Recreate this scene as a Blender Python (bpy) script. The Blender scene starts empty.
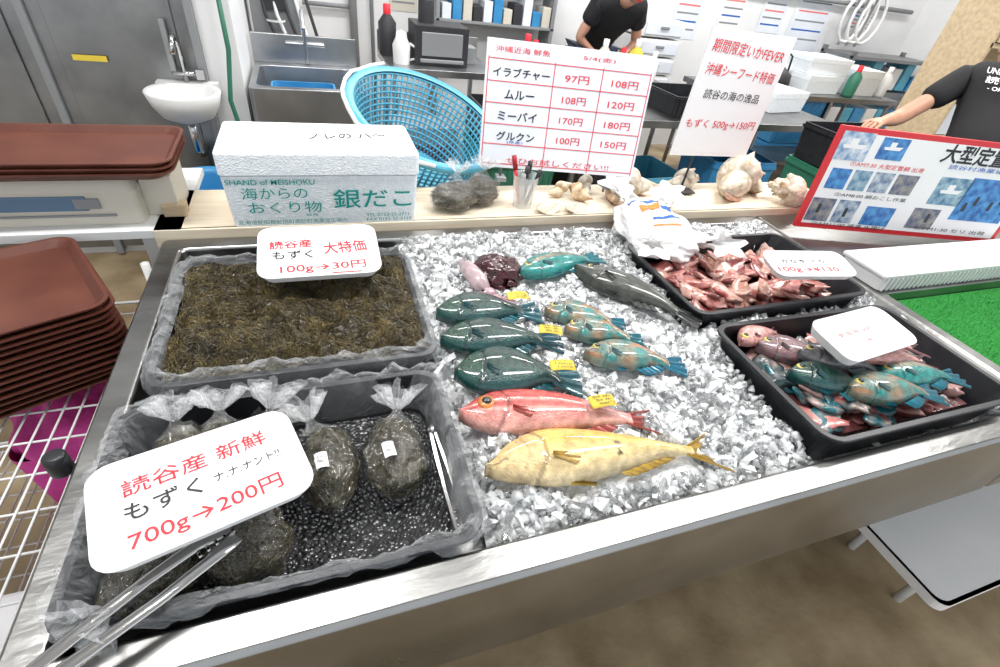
import bpy, math, random
from mathutils import Vector, Matrix, noise
random.seed(7)
R=random.random
def U(a,b): return a+(b-a)*R()
def N(x,y,z=0.0): return noise.noise(Vector((x,y,z)))
COL=bpy.context.scene.collection
# ---------------------------------------------------------------- materials
def pm(name,c1,c2=None,scale=20,rough=.5,metal=0,bump=0,bscale=60,trans=0,ior=1.45,vcol=False,stretch=None,coat=0,emit=0,vor=False,rvar=0,detail=4):
    m=bpy.data.materials.new(name); m.use_nodes=True
    nt=m.node_tree; b=nt.nodes['Principled BSDF']; L=nt.links
    b.inputs['Roughness'].default_value=rough; b.inputs['Metallic'].default_value=metal
    b.inputs['Transmission Weight'].default_value=trans; b.inputs['IOR'].default_value=ior
    b.inputs['Coat Weight'].default_value=coat; b.inputs['Coat Roughness'].default_value=.06
    tc=nt.nodes.new('ShaderNodeTexCoord'); mp=nt.nodes.new('ShaderNodeMapping')
    L.new(tc.outputs['Object'],mp.inputs['Vector'])
    if stretch: mp.inputs['Scale'].default_value=stretch
    col=None
    if vcol:
        at=nt.nodes.new('ShaderNodeAttribute'); at.attribute_name='Col'; col=at.outputs['Color']
    nz=nt.nodes.new('ShaderNodeTexNoise'); nz.inputs['Scale'].default_value=scale; nz.inputs['Detail'].default_value=detail
    L.new(mp.outputs['Vector'],nz.inputs['Vector'])
    if c2 is not None:
        rp=nt.nodes.new('ShaderNodeValToRGB'); rp.color_ramp.elements[0].position=.35; rp.color_ramp.elements[1].position=.65
        rp.color_ramp.elements[0].color=(*c1,1); rp.color_ramp.elements[1].color=(*c2,1)
        L.new(nz.outputs['Fac'],rp.inputs['Fac'])
        if col is not None:
            mx=nt.nodes.new('ShaderNodeMixRGB'); mx.blend_type='MULTIPLY'; mx.inputs['Fac'].default_value=1
            L.new(col,mx.inputs['Color1']); L.new(rp.outputs['Color'],mx.inputs['Color2']); col=mx.outputs['Color']
        else: col=rp.outputs['Color']
    if col is not None:
        L.new(col,b.inputs['Base Color'])
    else: b.inputs['Base Color'].default_value=(*c1,1)
    if emit:
        b.inputs['Emission Color'].default_value=(*c1,1); b.inputs['Emission Strength'].default_value=emit
    if rvar:
        mr=nt.nodes.new('ShaderNodeMapRange'); mr.inputs['To Min'].default_value=max(0.02,rough-rvar); mr.inputs['To Max'].default_value=rough+rvar
        L.new(nz.outputs['Fac'],mr.inputs['Value']); L.new(mr.outputs['Result'],b.inputs['Roughness'])
    if bump:
        if vor:
            t=nt.nodes.new('ShaderNodeTexVoronoi'); t.inputs['Scale'].default_value=bscale; o=t.outputs['Distance']
        else:
            t=nt.nodes.new('ShaderNodeTexNoise'); t.inputs['Scale'].default_value=bscale; t.inputs['Detail'].default_value=3; o=t.outputs['Fac']
        L.new(mp.outputs['Vector'],t.inputs['Vector'])
        bp=nt.nodes.new('ShaderNodeBump'); bp.inputs['Strength'].default_value=bump; bp.inputs['Distance'].default_value=.01
        L.new(o,bp.inputs['Height']); L.new(bp.outputs['Normal'],b.inputs['Normal'])
    return m
def film(name,tint=(1,1,1),base=.12,edge=.5,rough=.12,bs=25,bstr=.5,glossy=False):
    m=bpy.data.materials.new(name); m.use_nodes=True; nt=m.node_tree; L=nt.links
    if glossy:
        b=nt.nodes.new('ShaderNodeBsdfGlossy'); b.inputs['Color'].default_value=(*tint,1); b.inputs['Roughness'].default_value=rough
    else:
        b=nt.nodes['Principled BSDF']; b.inputs['Base Color'].default_value=(*tint,1); b.inputs['Roughness'].default_value=rough; b.inputs['IOR'].default_value=1.7
    tr=nt.nodes.new('ShaderNodeBsdfTransparent'); mx=nt.nodes.new('ShaderNodeMixShader')
    tc=nt.nodes.new('ShaderNodeTexCoord'); nz=nt.nodes.new('ShaderNodeTexNoise'); nz.inputs['Scale'].default_value=bs; nz.inputs['Detail'].default_value=5; nz.inputs['Distortion'].default_value=1.2
    L.new(tc.outputs['Object'],nz.inputs['Vector'])
    bp=nt.nodes.new('ShaderNodeBump'); bp.inputs['Strength'].default_value=bstr; bp.inputs['Distance'].default_value=.02
    L.new(nz.outputs['Fac'],bp.inputs['Height']); L.new(bp.outputs['Normal'],b.inputs['Normal'])
    lw=nt.nodes.new('ShaderNodeLayerWeight'); lw.inputs['Blend'].default_value=.3; L.new(bp.outputs['Normal'],lw.inputs['Normal'])
    mr=nt.nodes.new('ShaderNodeMapRange'); mr.inputs['To Min'].default_value=base; mr.inputs['To Max'].default_value=edge
    L.new(lw.outputs['Facing'],mr.inputs['Value']); L.new(mr.outputs['Result'],mx.inputs['Fac'])
    L.new(tr.outputs[0],mx.inputs[1]); L.new(b.outputs[0],mx.inputs[2]); L.new(mx.outputs[0],nt.nodes['Material Output'].inputs['Surface'])
    return m
steel=pm('stainless',(.24,.24,.235),(.33,.33,.325),scale=5,rough=.32,metal=1,rvar=.12,bump=.10,bscale=18,stretch=(1,3,1))
steelD=pm('stainless_dull',(.22,.225,.23),(.30,.305,.31),scale=6,rough=.38,metal=1,rvar=.08)
chrome=pm('chrome',(.55,.55,.55),rough=.15,metal=1)
black=pm('black_plastic',(.012,.013,.016),(.022,.023,.027),scale=30,rough=.38)
blackdot=pm('embossed_plastic',(.22,.225,.23),(.34,.345,.35),scale=50,rough=.22,metal=.85,bump=1,bscale=130,vor=True,coat=.3)
white=pm('white_foam',(.78,.79,.80),(.84,.84,.84),scale=60,rough=.6,bump=.12,bscale=250)
foam=pm('expanded_polystyrene',(.74,.79,.83),(.85,.88,.90),scale=90,rough=.7,bump=.25,bscale=220,vor=True)
whitep=pm('white_paint',(.70,.71,.71),(.77,.77,.77),scale=3,rough=.5)
wallm=pm('wall_paint',(.70,.71,.72),(.79,.79,.80),scale=2,rough=.7,bump=.05)
floorm=pm('concrete_floor',(.23,.165,.09),(.40,.31,.19),scale=5,rough=.42,bump=.15,bscale=40,detail=8)
brown=pm('brown_tray_plastic',(.095,.028,.018),(.125,.04,.025),scale=12,rough=.42,bump=.06,bscale=300)
wood=pm('pale_wood',(.66,.56,.42),(.76,.67,.53),scale=6,rough=.6,stretch=(1,12,12))
wood2=pm('plywood',(.50,.38,.24),(.62,.49,.32),scale=5,rough=.6,stretch=(1,8,8))
ice=pm('clear_ice',(.98,.99,1.0),rough=.05,trans=.85,ior=1.31,coat=.4)
iceW=pm('cloudy_ice',(.97,.99,1.0),rough=.12,trans=.30,ior=1.31,coat=.7)
icebase=pm('ice_bed',(.86,.89,.91),(.98,.99,1.0),scale=60,rough=.15,bump=.8,bscale=90,coat=.5)
vc=pm('fish_skin',(.75,.75,.75),(1.15,1.15,1.15),scale=70,rough=.30,vcol=True,coat=.65,bump=.18,bscale=290,vor=True)
vcs=pm('coloured_smooth',(1,1,1),rough=.4,vcol=True,bump=.1,bscale=80)
vcw=pm('wet_weed',(.65,.65,.65),(1.3,1.3,1.3),scale=40,rough=.40,vcol=True,bump=.7,bscale=120,coat=.2)
vmeat=pm('wet_flesh',(.8,.8,.8),(1.15,1.15,1.15),scale=50,rough=.22,vcol=True,bump=.3,bscale=60,coat=.4)
shellm=pm('shell',(.72,.68,.62),(1.05,1.05,1.05),scale=40,rough=.55,vcol=True,bump=.8,bscale=60)
filmM=film('clear_film',(1,1,1),.03,.50,.13,34,1.0,True); filmL=film('liner_film',(.92,.95,.98),.06,.42,.15,30,1.0); filmW=film('milky_film',(.92,.94,.96),.16,.60,.2,40,.9)
bagW=film('white_bag_film',(.92,.92,.92),.74,.92,.25,12,1.0)
clearp=film('clear_cup_plastic',(.9,.95,1),.12,.6,.05,3,.1)
red=pm('red_ink',(.68,.015,.03),rough=.5); blk=pm('black_ink',(.015,.015,.02),rough=.5); teal=pm('teal_ink',(.0,.28,.25),rough=.5)
redL=pm('faded_red_ink',(.70,.18,.18),rough=.5)
blu=pm('blue_print',(.02,.12,.45),rough=.5); org=pm('orange_print',(.8,.2,.03),rough=.5)
paper=pm('paper',(.66,.70,.77),(.74,.77,.82),scale=4,rough=.5)
paperW=pm('white_paper',(.78,.78,.79),rough=.5)
yel=pm('yellow_label',(.74,.56,.06),rough=.5)
blueP=pm('blue_plastic',(.03,.22,.48),(.05,.27,.53),scale=8,rough=.35)
cyanP=pm('light_blue_plastic',(.07,.33,.48),(.11,.40,.55),scale=8,rough=.4)
greenP=pm('green_plastic',(.03,.16,.10),rough=.4)
turf=pm('artificial_turf',(.012,.27,.03),(.035,.42,.06),scale=220,rough=.8,bump=1,bscale=500)
pink=pm('magenta_cloth',(.50,.03,.22),(.62,.06,.32),scale=15,rough=.7,bump=.4)
dark=pm('dark_grey',(.03,.03,.035),rough=.5)
grey=pm('grey_paint',(.24,.25,.26),rough=.5)
cream=pm('cream_plastic',(.60,.57,.49),rough=.4)
skinM=pm('skin',(.46,.24,.16),(.52,.28,.19),scale=20,rough=.5)
hairM=pm('hair',(.012,.010,.010),rough=.5,bump=.5,bscale=200)
tshirt=pm('black_cotton',(.010,.010,.012),rough=.85,bump=.3,bscale=12)
denim=pm('trousers',(.04,.05,.09),rough=.8)
shirtW=pm('white_cotton',(.62,.66,.72),rough=.8,bump=.3,bscale=15)
# ---------------------------------------------------------------- mesh builder
def rrect(w,d,r,z,n=5,cx=0,cy=0):
    r=min(r,w/2-1e-4,d/2-1e-4); out=[]
    for (sx,sy,a0) in ((1,1,0),(-1,1,90),(-1,-1,180),(1,-1,270)):
        for i in range(n+1):
            a=math.radians(a0+90*i/n); out.append((cx+sx*(w/2-r)+r*math.cos(a),cy+sy*(d/2-r)+r*math.sin(a),z))
    return out
class MB:
    def __init__(s): s.v=[];s.f=[];s.m=[];s.c=[];s.s=[]
    def add(s,vs,fs,mat=0,col=(1,1,1),sm=True):
        o=len(s.v); s.v+= [tuple(p) for p in vs]
        if callable(col): s.c+=[col(p) for p in vs]
        elif isinstance(col,list): s.c+=col
        else: s.c+=[col]*len(vs)
        for f in fs: s.f.append(tuple(o+i for i in f)); s.m.append(mat); s.s.append(sm)
    def box(s,c,sz,mat=0,rz=0,col=(1,1,1),M=None):
        vs=[Vector((x*sz[0]/2,y*sz[1]/2,z*sz[2]/2)) for x in(-1,1) for y in(-1,1) for z in(-1,1)]
        Rm=M if M is not None else Matrix.Rotation(rz,3,'Z')
        vs=[Rm@p+Vector(c) for p in vs]
        s.add(vs,[(0,1,3,2),(4,6,7,5),(0,4,5,1),(2,3,7,6),(0,2,6,4),(1,5,7,3)],mat,col,False)
    def loft(s,loops,mat=0,c0=False,c1=False,col=(1,1,1),sm=False):
        n=len(loops[0]); vs=[p for l in loops for p in l]; fs=[]
        for k in range(len(loops)-1):
            for i in range(n):
                j=(i+1)%n; fs.append((k*n+i,k*n+j,(k+1)*n+j,(k+1)*n+i))
        if c0: fs.append(tuple(range(n))[::-1])
        if c1: fs.append(tuple((len(loops)-1)*n+i for i in range(n)))
        s.add(vs,fs,mat,col,sm)
    def lathe(s,prof,c=(0,0,0),n=24,mat=0,col=(1,1,1),c0=False,c1=False,sm=True,M=None):
        loops=[]
        for r,z in prof:
            l=[]
            for i in range(n):
                p=Vector((r*math.cos(2*math.pi*i/n),r*math.sin(2*math.pi*i/n),z))
                if M is not None: p=M@p
                l.append(tuple(p+Vector(c)))
            loops.append(l)
        s.loft(loops,mat,c0,c1,col,sm)
    def tube(s,pts,r,mat=0,n=8,col=(1,1,1),cap=True,flat=None):
        pts=[Vector(p) for p in pts]; loops=[]
        rad=r if isinstance(r,(list,tuple)) else [r]*len(pts)
        pu=None
        for i,p in enumerate(pts):
            a=pts[max(0,i-1)]; b=pts[min(len(pts)-1,i+1)]; t=(b-a).normalized()
            if pu is None:
                u=t.cross(Vector((0,0,1)))
                if u.length<.05: u=t.cross(Vector((1,0,0)))
            else: u=pu-t*pu.dot(t)
            u.normalize(); pu=u; w=t.cross(u)
            fl=flat or 1
            loops.append([tuple(p+(u*math.cos(2*math.pi*k/n)+w*math.sin(2*math.pi*k/n)*fl)*rad[i]) for k in range(n)])
        s.loft(loops,mat,cap,cap,col,True)
    def sph(s,c,r,mat=0,col=(1,1,1),n=16,k=10,fn=None):
        if not isinstance(r,(list,tuple)): r=(r,r,r)
        vs=[];fs=[]
        for j in range(k+1):
            ph=math.pi*j/k
            for i in range(n):
                th=2*math.pi*i/n; d=Vector((math.sin(ph)*math.cos(th),math.sin(ph)*math.sin(th),math.cos(ph)))
                q=fn(d) if fn else 1
                vs.append((c[0]+d.x*r[0]*q,c[1]+d.y*r[1]*q,c[2]+d.z*r[2]*q))
        for j in range(k):
            for i in range(n):
                a=j*n+i;b=j*n+(i+1)%n; fs.append((a,a+n,b+n,b))
        s.add(vs,fs,mat,col,True)
    def grid(s,fn,nu,nv,mat=0,col=(1,1,1),sm=True):
        vs=[fn(i/nu,j/nv) for j in range(nv+1) for i in range(nu+1)]
        fs=[(j*(nu+1)+i,j*(nu+1)+i+1,(j+1)*(nu+1)+i+1,(j+1)*(nu+1)+i) for j in range(nv) for i in range(nu)]
        s.add(vs,fs,mat,col,sm)
    def obj(s,name,mats,parent=None,loc=(0,0,0),rz=0,M=None,bevel=0,solid=0):
        me=bpy.data.meshes.new(name); me.from_pydata(s.v,[],s.f); me.update()
        for m in (mats if isinstance(mats,list) else [mats]): me.materials.append(m)
        me.polygons.foreach_set('material_index',s.m); me.polygons.foreach_set('use_smooth',s.s)
        ca=me.color_attributes.new('Col','FLOAT_COLOR','POINT')
        fl=[]
        for c in s.c: fl+= [c[0],c[1],c[2],1.0]
        ca.data.foreach_set('color',fl)
        o=bpy.data.objects.new(name,me); COL.objects.link(o)
        if M is not None: o.matrix_world=M
        else: o.location=loc; o.rotation_euler=(0,0,rz)
        if parent: o.parent=parent
        if bevel:
            b=o.modifiers.new('bev','BEVEL'); b.width=bevel; b.segments=2; b.limit_method='ANGLE'
        if solid:
            b=o.modifiers.new('sol','SOLIDIFY'); b.thickness=solid
        return o
def group(name,loc=(0,0,0),rz=0,M=None):
    e=bpy.data.objects.new(name,None); COL.objects.link(e); e.empty_display_size=.05
    if M is not None: e.matrix_world=M
    else: e.location=loc; e.rotation_euler=(0,0,rz)
    return e
def frame(BL,BR,TL):
    BL,BR,TL=Vector(BL),Vector(BR),Vector(TL)
    x=(BR-BL); w=x.length; x.normalize(); y=TL-BL; y-=x*y.dot(x); h=y.length; y.normalize(); z=x.cross(y)
    c=BL+x*w/2+y*h/2
    m=Matrix(((x.x,y.x,z.x,c.x),(x.y,y.y,z.y,c.y),(x.z,y.z,z.z,c.z),(0,0,0,1)))
    return m,w,h
TQ=[]
def T(parent,s,x,y,w,h,mat,z=.001,bold=.02,rot=0,shear=0):
    cu=bpy.data.curves.new('lettering','FONT'); cu.body=s; cu.size=1; cu.offset=bold*.35; cu.extrude=.004; cu.align_x='LEFT'; cu.resolution_u=3; cu.shear=shear
    cu.materials.append(mat)
    o=bpy.data.objects.new('lettering',cu); COL.objects.link(o); o.parent=parent; TQ.append((o,x,y,w,h,z,rot))
def flushtext():
    bpy.context.view_layer.update()
    for o,x,y,w,h,z,rot in TQ:
        bb=o.bound_box; x0=min(b[0] for b in bb);x1=max(b[0] for b in bb);y0=min(b[1] for b in bb);y1=max(b[1] for b in bb)
        sx=w/max(x1-x0,1e-3); sy=h/max(y1-y0,1e-3)
        o.scale=(sx,sy,min(sx,sy)); c=Vector(((x0+x1)/2*sx,(y0+y1)/2*sy,0)); c.rotate(Matrix.Rotation(rot,3,'Z'))
        o.rotation_euler=(0,0,rot); o.location=(x-c.x,y-c.y,z)
def bar(parent,x,y,w,h,mat,z=.0008,rot=0,name='printed_line'):
    b=MB(); b.box((0,0,0),(w,h,.0006)); o=b.obj(name,mat,parent,(x,y,z),rot); return o
# ---------------------------------------------------------------- room shell
def slab(name,x0,x1,y0,y1,z0,z1,mat):
    b=MB(); b.box(((x0+x1)/2,(y0+y1)/2,(z0+z1)/2),(x1-x0,y1-y0,z1-z0)); return b.obj(name,mat)
slab('floor',-3,6.5,-1.5,4.8,-.1,0,floorm)
slab('wall_back',-.3,6.5,4.6,4.75,0,3,wallm)
slab('wall_front_of_cold_room',-3,-.3,2.75,2.9,0,3,wallm)
slab('wall_passage',-.45,-.3,2.9,4.75,0,3,wallm)
slab('wall_left',-3.1,-3,-1.5,2.9,0,3,wallm)
slab('wall_right',6.4,6.5,-1.5,4.75,0,3,wallm)
slab('ceiling',-3.1,6.5,-1.5,4.8,3,3.1,wallm)
b=MB()
for x0,x1 in ((-1.02,-.47),(-1.62,-1.05)):
    b.box(((x0+x1)/2,2.73,1.05),(x1-x0,.03,2.0)); b.box(((x0+x1)/2,2.71,.9),(x1-x0-.1,.012,1.6))
b.box((-1.035,2.72,1.05),(.03,.05,2.06),1); b.box((-.455,2.72,1.05),(.03,.05,2.06),1); b.box((-.56,2.68,1.0),(.02,.03,.2),1)
b.obj('door_1',[steelD,grey],bevel=.003)
g=group('warning_sticker',M=frame((-.92,2.695,.92),(-.80,2.695,.92),(-.92,2.695,.95))[0]); bar(g,0,0,.12,.022,yel,name='sticker'); 
b=MB(); cx,cy=-.52,2.54
def ell(rx,ry,z,n=28): return [(cx+rx*math.cos(2*math.pi*i/n),cy+ry*math.sin(2*math.pi*i/n),z) for i in range(n)]
b.loft([ell(.05,.05,.74),ell(.10,.09,.76),ell(.13,.13,.81),ell(.145,.15,.86),ell(.14,.145,.865),ell(.12,.125,.86),ell(.10,.10,.82),ell(.04,.04,.80)],0,True,True,sm=True)
b.box((cx,2.68,.84),(.24,.06,.05),0)
b.tube([(cx,cy,.75),(cx,cy,.62),(cx,cy+.08,.57),(cx,2.70,.57)],.018,1)
b.tube([(cx,2.67,.86),(cx,2.67,1.0),(cx,2.63,1.05),(cx,2.57,1.05),(cx,2.54,1.0)],.010,1); b.tube([(cx-.05,2.67,.9),(cx+.05,2.67,.9)],.010,1)
b.box((cx+.06,2.67,.9),(.03,.03,.04),1)
b.obj('hand_wash_basin',[whitep,chrome])
b=MB(); b.lathe([(.11,0),(.15,.5),(.165,.5),(.165,.53),(.15,.53),(.14,.5),(.105,.02)],(-.50,2.40,0),24,0,c0=True,c1=True); b.obj('blue_bucket',blueP)
b=MB(); b.tube([(-.33,2.70,1.3),(-.33,2.69,1.0),(-.36,2.66,.8),(-.33,2.64,.6),(-.37,2.6,.4),(-.33,2.6,.2),(-.36,2.5,.02)],.010); b.obj('green_hose',greenP)
# ---------------------------------------------------------------- main display counter
b=MB()
X0,X1,Y0,Y1=-.385,1.455,.255,1.245
cx=(X0+X1)/2; cy=(Y0+Y1)/2; W=X1-X0; D=Y1-Y0
ic=((-.335+1.405)/2,(.307+1.19)/2); iw=1.74; idp=.883
b.loft([rrect(W-.02,D-.02,.01,.60,3,cx,cy),rrect(W,D,.012,.60,3,cx,cy),rrect(W,D,.012,.842,3,cx,cy),rrect(W-.012,D-.012,.012,.85,3,cx,cy),
        rrect(iw+.01,idp+.01,.015,.85,3,*ic),rrect(iw,idp,.015,.845,3,*ic),rrect(iw-.01,idp-.01,.02,.78,3,*ic)],0,True,True)
for x in (-.33,1.38):
    for y in (.70,1.18): b.box((x,y,.3),(.05,.05,.6),1)
b.box((cx,.95,.2),(W-.1,.5,.02),1)  # low shelf added to keep the space under the counter in shadow
b.lathe([(.0,0),(.014,0),(.015,.004),(.015,.034),(.012,.038),(0,.038)],(-.402,.58,.83),20,2)
b.obj('fish_display_counter',[steel,steelD,black],bevel=.003)
# right-hand display case with turf
b=MB(); rx=2.08; rw=1.24
b.loft([rrect(rw,D,.012,.60,3,rx,cy),rrect(rw,D,.012,.842,3,rx,cy),rrect(rw-.012,D-.012,.012,.85,3,rx,cy),rrect(rw-.08,.42,.012,.85,3,rx,.525),rrect(rw-.085,.415,.012,.81,3,rx,.525)],0,True,True)
for x in (1.52,2.64):
    for y in (.70,1.18): b.box((x,y,.3),(.05,.05,.6),1)
b.obj('side_display_case',[steel,steelD],bevel=.003)
b=MB(); b.box((rx,.525,.816),(rw-.09,.41,.010)); 
for i in range(9000):
    x=U(rx-.57,rx+.57);y=U(.325,.725); a=U(0,6.28); q=.0015
    b.add([(x,y,.82),(x+q*math.cos(a),y+q*math.sin(a),.82),(x+U(-.004,.004),y+U(-.004,.004),.829)],[(0,1,2)])
b.obj('artificial_grass_mat',turf)
b=MB(); b.loft([rrect(1.10,.14,.008,.851,3,2.03,.82),rrect(1.10,.14,.008,.892,3,2.03,.82),rrect(1.12,.15,.008,.893,3,2.03,.82),rrect(1.12,.15,.008,.902,3,2.03,.82)],0,True,True)
for i in range(56): b.box((1.49+i*.0196,.748,.872),(.008,.010,.040))
b.obj('white_ribbed_rail',whitep,bevel=.002)
# ---------------------------------------------------------------- shelf behind
b=MB(); b.box((.70,1.37,.86),(2.2,.235,.02)); b.box((.70,1.255,.845),(2.2,.012,.05))
for x in (-.35,.7,1.75): b.box((x,1.42,.425),(.06,.06,.85))
b.box((.7,1.44,.6),(2.1,.02,.4))
b.obj('wooden_shelf',wood,bevel=.002)
# ---------------------------------------------------------------- plastic trays
def tray(name,c,w,d,h,rz,mats):
    b=MB()
    b.loft([rrect(w*.88,d*.86,.03,0),rrect(w*.97,d*.96,.035,h*.93),rrect(w,d,.04,h*.93),rrect(w,d,.04,h),rrect(w-.024,d-.024,.03,h),rrect(w*.87,d*.85,.028,.006)],0,True,False)
    b.loft([rrect(w*.87,d*.85,.028,.006)],1,False,True)
    return b.obj(name,mats,None,c,rz,bevel=.0015)
tray('black_food_tray',(-.067,.888,.782),.50,.395,.088,0,[black,black])
tray('black_food_tray',(-.088,.482,.782),.505,.345,.088,0,[black,blackdot])
tray('black_food_tray',(1.075,.868,.80),.58,.35,.09,.02,[black,black])
tray('black_food_tray',(1.07,.48,.80),.555,.345,.09,.0,[black,black])
def mz(x,y):
    e=max(abs(x)/.228,abs(y)/.178)
    return .868+.018*(1-e**4)+.028*N(x*13,y*13,2)+.014*N(x*38,y*38,5)+.004*N(x*120,y*120,8)
def wc(x,y):
    k=U(.4,1.4)*(1+1.0*N(x*25,y*25,7)); return (.070*k,.050*k,.013*k)
b=MB()
b.grid(lambda u,v:((u-.5)*.456-.067,(v-.5)*.355+.888,mz((u-.5)*.456,(v-.5)*.355)),150,115,0,col=lambda p:(lambda k:(.042*k,.030*k,.008*k))(1+.8*N(p[0]*50,p[1]*50,1)))
b.loft([rrect(.456,.355,.02,.80,3,-.067,.888),rrect(.456,.355,.02,.858,3,-.067,.888)],0,col=(.05,.035,.012))
for i in range(5200):
    x=U(-.226,.226);y=U(-.174,.174)
    a=6.28*N(x*9,y*9,3)+U(-.8,.8);pts=[];l=U(.012,.035); c_=wc(x,y)
    for k in range(5):
        xx=max(-.226,min(.226,x));yy=max(-.176,min(.176,y))
        pts.append((xx-.067,yy+.888,mz(xx,yy)+U(0,.003))); a+=U(-.8,.8); x+=l/4*math.cos(a); y+=l/4*math.sin(a)
    b.tube(pts,U(.0006,.0014),0,3,c_,False)
b.obj('mozuku_seaweed_heap',vcw)
def rumple(name,c,loops,mat,amp=.008,rz=0,fr=22):
    b=MB(); ls=[]
    for k,(w,d,r,z) in enumerate(loops):
        l=[]; base=rrect(w,d,r,z,4); m=len(base); dense=[]
        for i in range(m):
            p=Vector(base[i]);q=Vector(base[(i+1)%m]); st=34 if (q-p).length>.05 else 2
            for t in range(st): dense.append(p.lerp(q,t/st))
        for i,p in enumerate(dense):
            a=amp*(.3 if k==0 else 1)
            l.append((p.x+a*N(p.x*fr,p.y*fr,k*.7),p.y+a*N(p.x*fr+9,p.y*fr,k*.7),p.z+a*1.2*N(p.x*fr*1.3,p.y*fr*1.3,4+k*.8)+a*.9*N(p.x*70,p.y*70,k*.5)))
        ls.append(l)
    b.loft(ls,0,sm=True); return b.obj(name,mat,None,c,rz)
rumple('plastic_liner_film',(-.067,.888,0),[(.455,.350,.02,.872),(.462,.362,.03,.884),(.478,.376,.03,.890),(.500,.395,.04,.886),(.512,.408,.045,.874),(.520,.414,.045,.850)],filmL,.010)
rumple('plastic_liner_film',(-.088,.482,0),[(.44,.285,.03,.80),(.455,.305,.03,.84),(.478,.322,.03,.880),(.505,.345,.04,.882),(.516,.353,.045,.866)],filmL,.012)
# ---------------------------------------------------------------- ice
TR=[(1.075,.868,.28,.165),(1.07,.48,.265,.16)]
def ih(x,y): return .836+.014*N(x*6,y*6,3)+.009*N(x*20,y*20,1)+.012*max(0,min(1,(y-.3)/.5))-.02*max(0,(.36-y)/.06)-.03*max(0,(.24-x)/.05)*(1 if y<.68 else .3)
def intray(x,y,e=0): 
    return any(abs(x-a)<w+e and abs(y-c)<d+e for a,c,w,d in TR)
FISH=[]
def onfish(x,y):
    for (hx,hy,tx,ty,h) in FISH:
        d=Vector((tx-hx,ty-hy)); L=d.length; d/=L; p=Vector((x-hx,y-hy)); s=p.dot(d)/L; o=abs(p.x*d.y-p.y*d.x)
        if .03<s<.9 and o<h*.42*math.sin(math.pi*min(.97,max(.12,s*.85+.12)))+.004: return True
    return False
def cr(P,s):
    n=len(P)-1; x=s*n; i=min(int(x),n-1); t=x-i; p0=P[max(0,i-1)];p1=P[i];p2=P[i+1];p3=P[min(n,i+2)]
    return .5*((2*p1)+(-p0+p2)*t+(2*p0-5*p1+4*p2-p3)*t*t+(-p0+3*p1-3*p2+p3)*t**3)
PR={'parrot':([.03,.24,.38,.46,.50,.49,.44,.35,.24,.17,.16],[-.08,-.25,-.38,-.46,-.50,-.48,-.43,-.34,-.24,-.17,-.16]),
    'gold':([-.04,.27,.44,.50,.47,.41,.33,.25,.17,.10,.075],[-.14,-.29,-.40,-.46,-.47,-.42,-.34,-.25,-.16,-.10,-.075]),
    'red':([.04,.30,.46,.50,.50,.47,.42,.34,.25,.16,.12],[-.12,-.32,-.44,-.49,-.50,-.47,-.41,-.33,-.24,-.16,-.12]),
    'long':([.03,.26,.40,.48,.50,.49,.45,.38,.29,.19,.15],[-.08,-.26,-.40,-.47,-.50,-.48,-.44,-.37,-.28,-.19,-.15])}
def lerp3(a,b,t): t=max(0,min(1,t)); return tuple(a[i]*(1-t)+b[i]*t for i in range(3))
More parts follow.
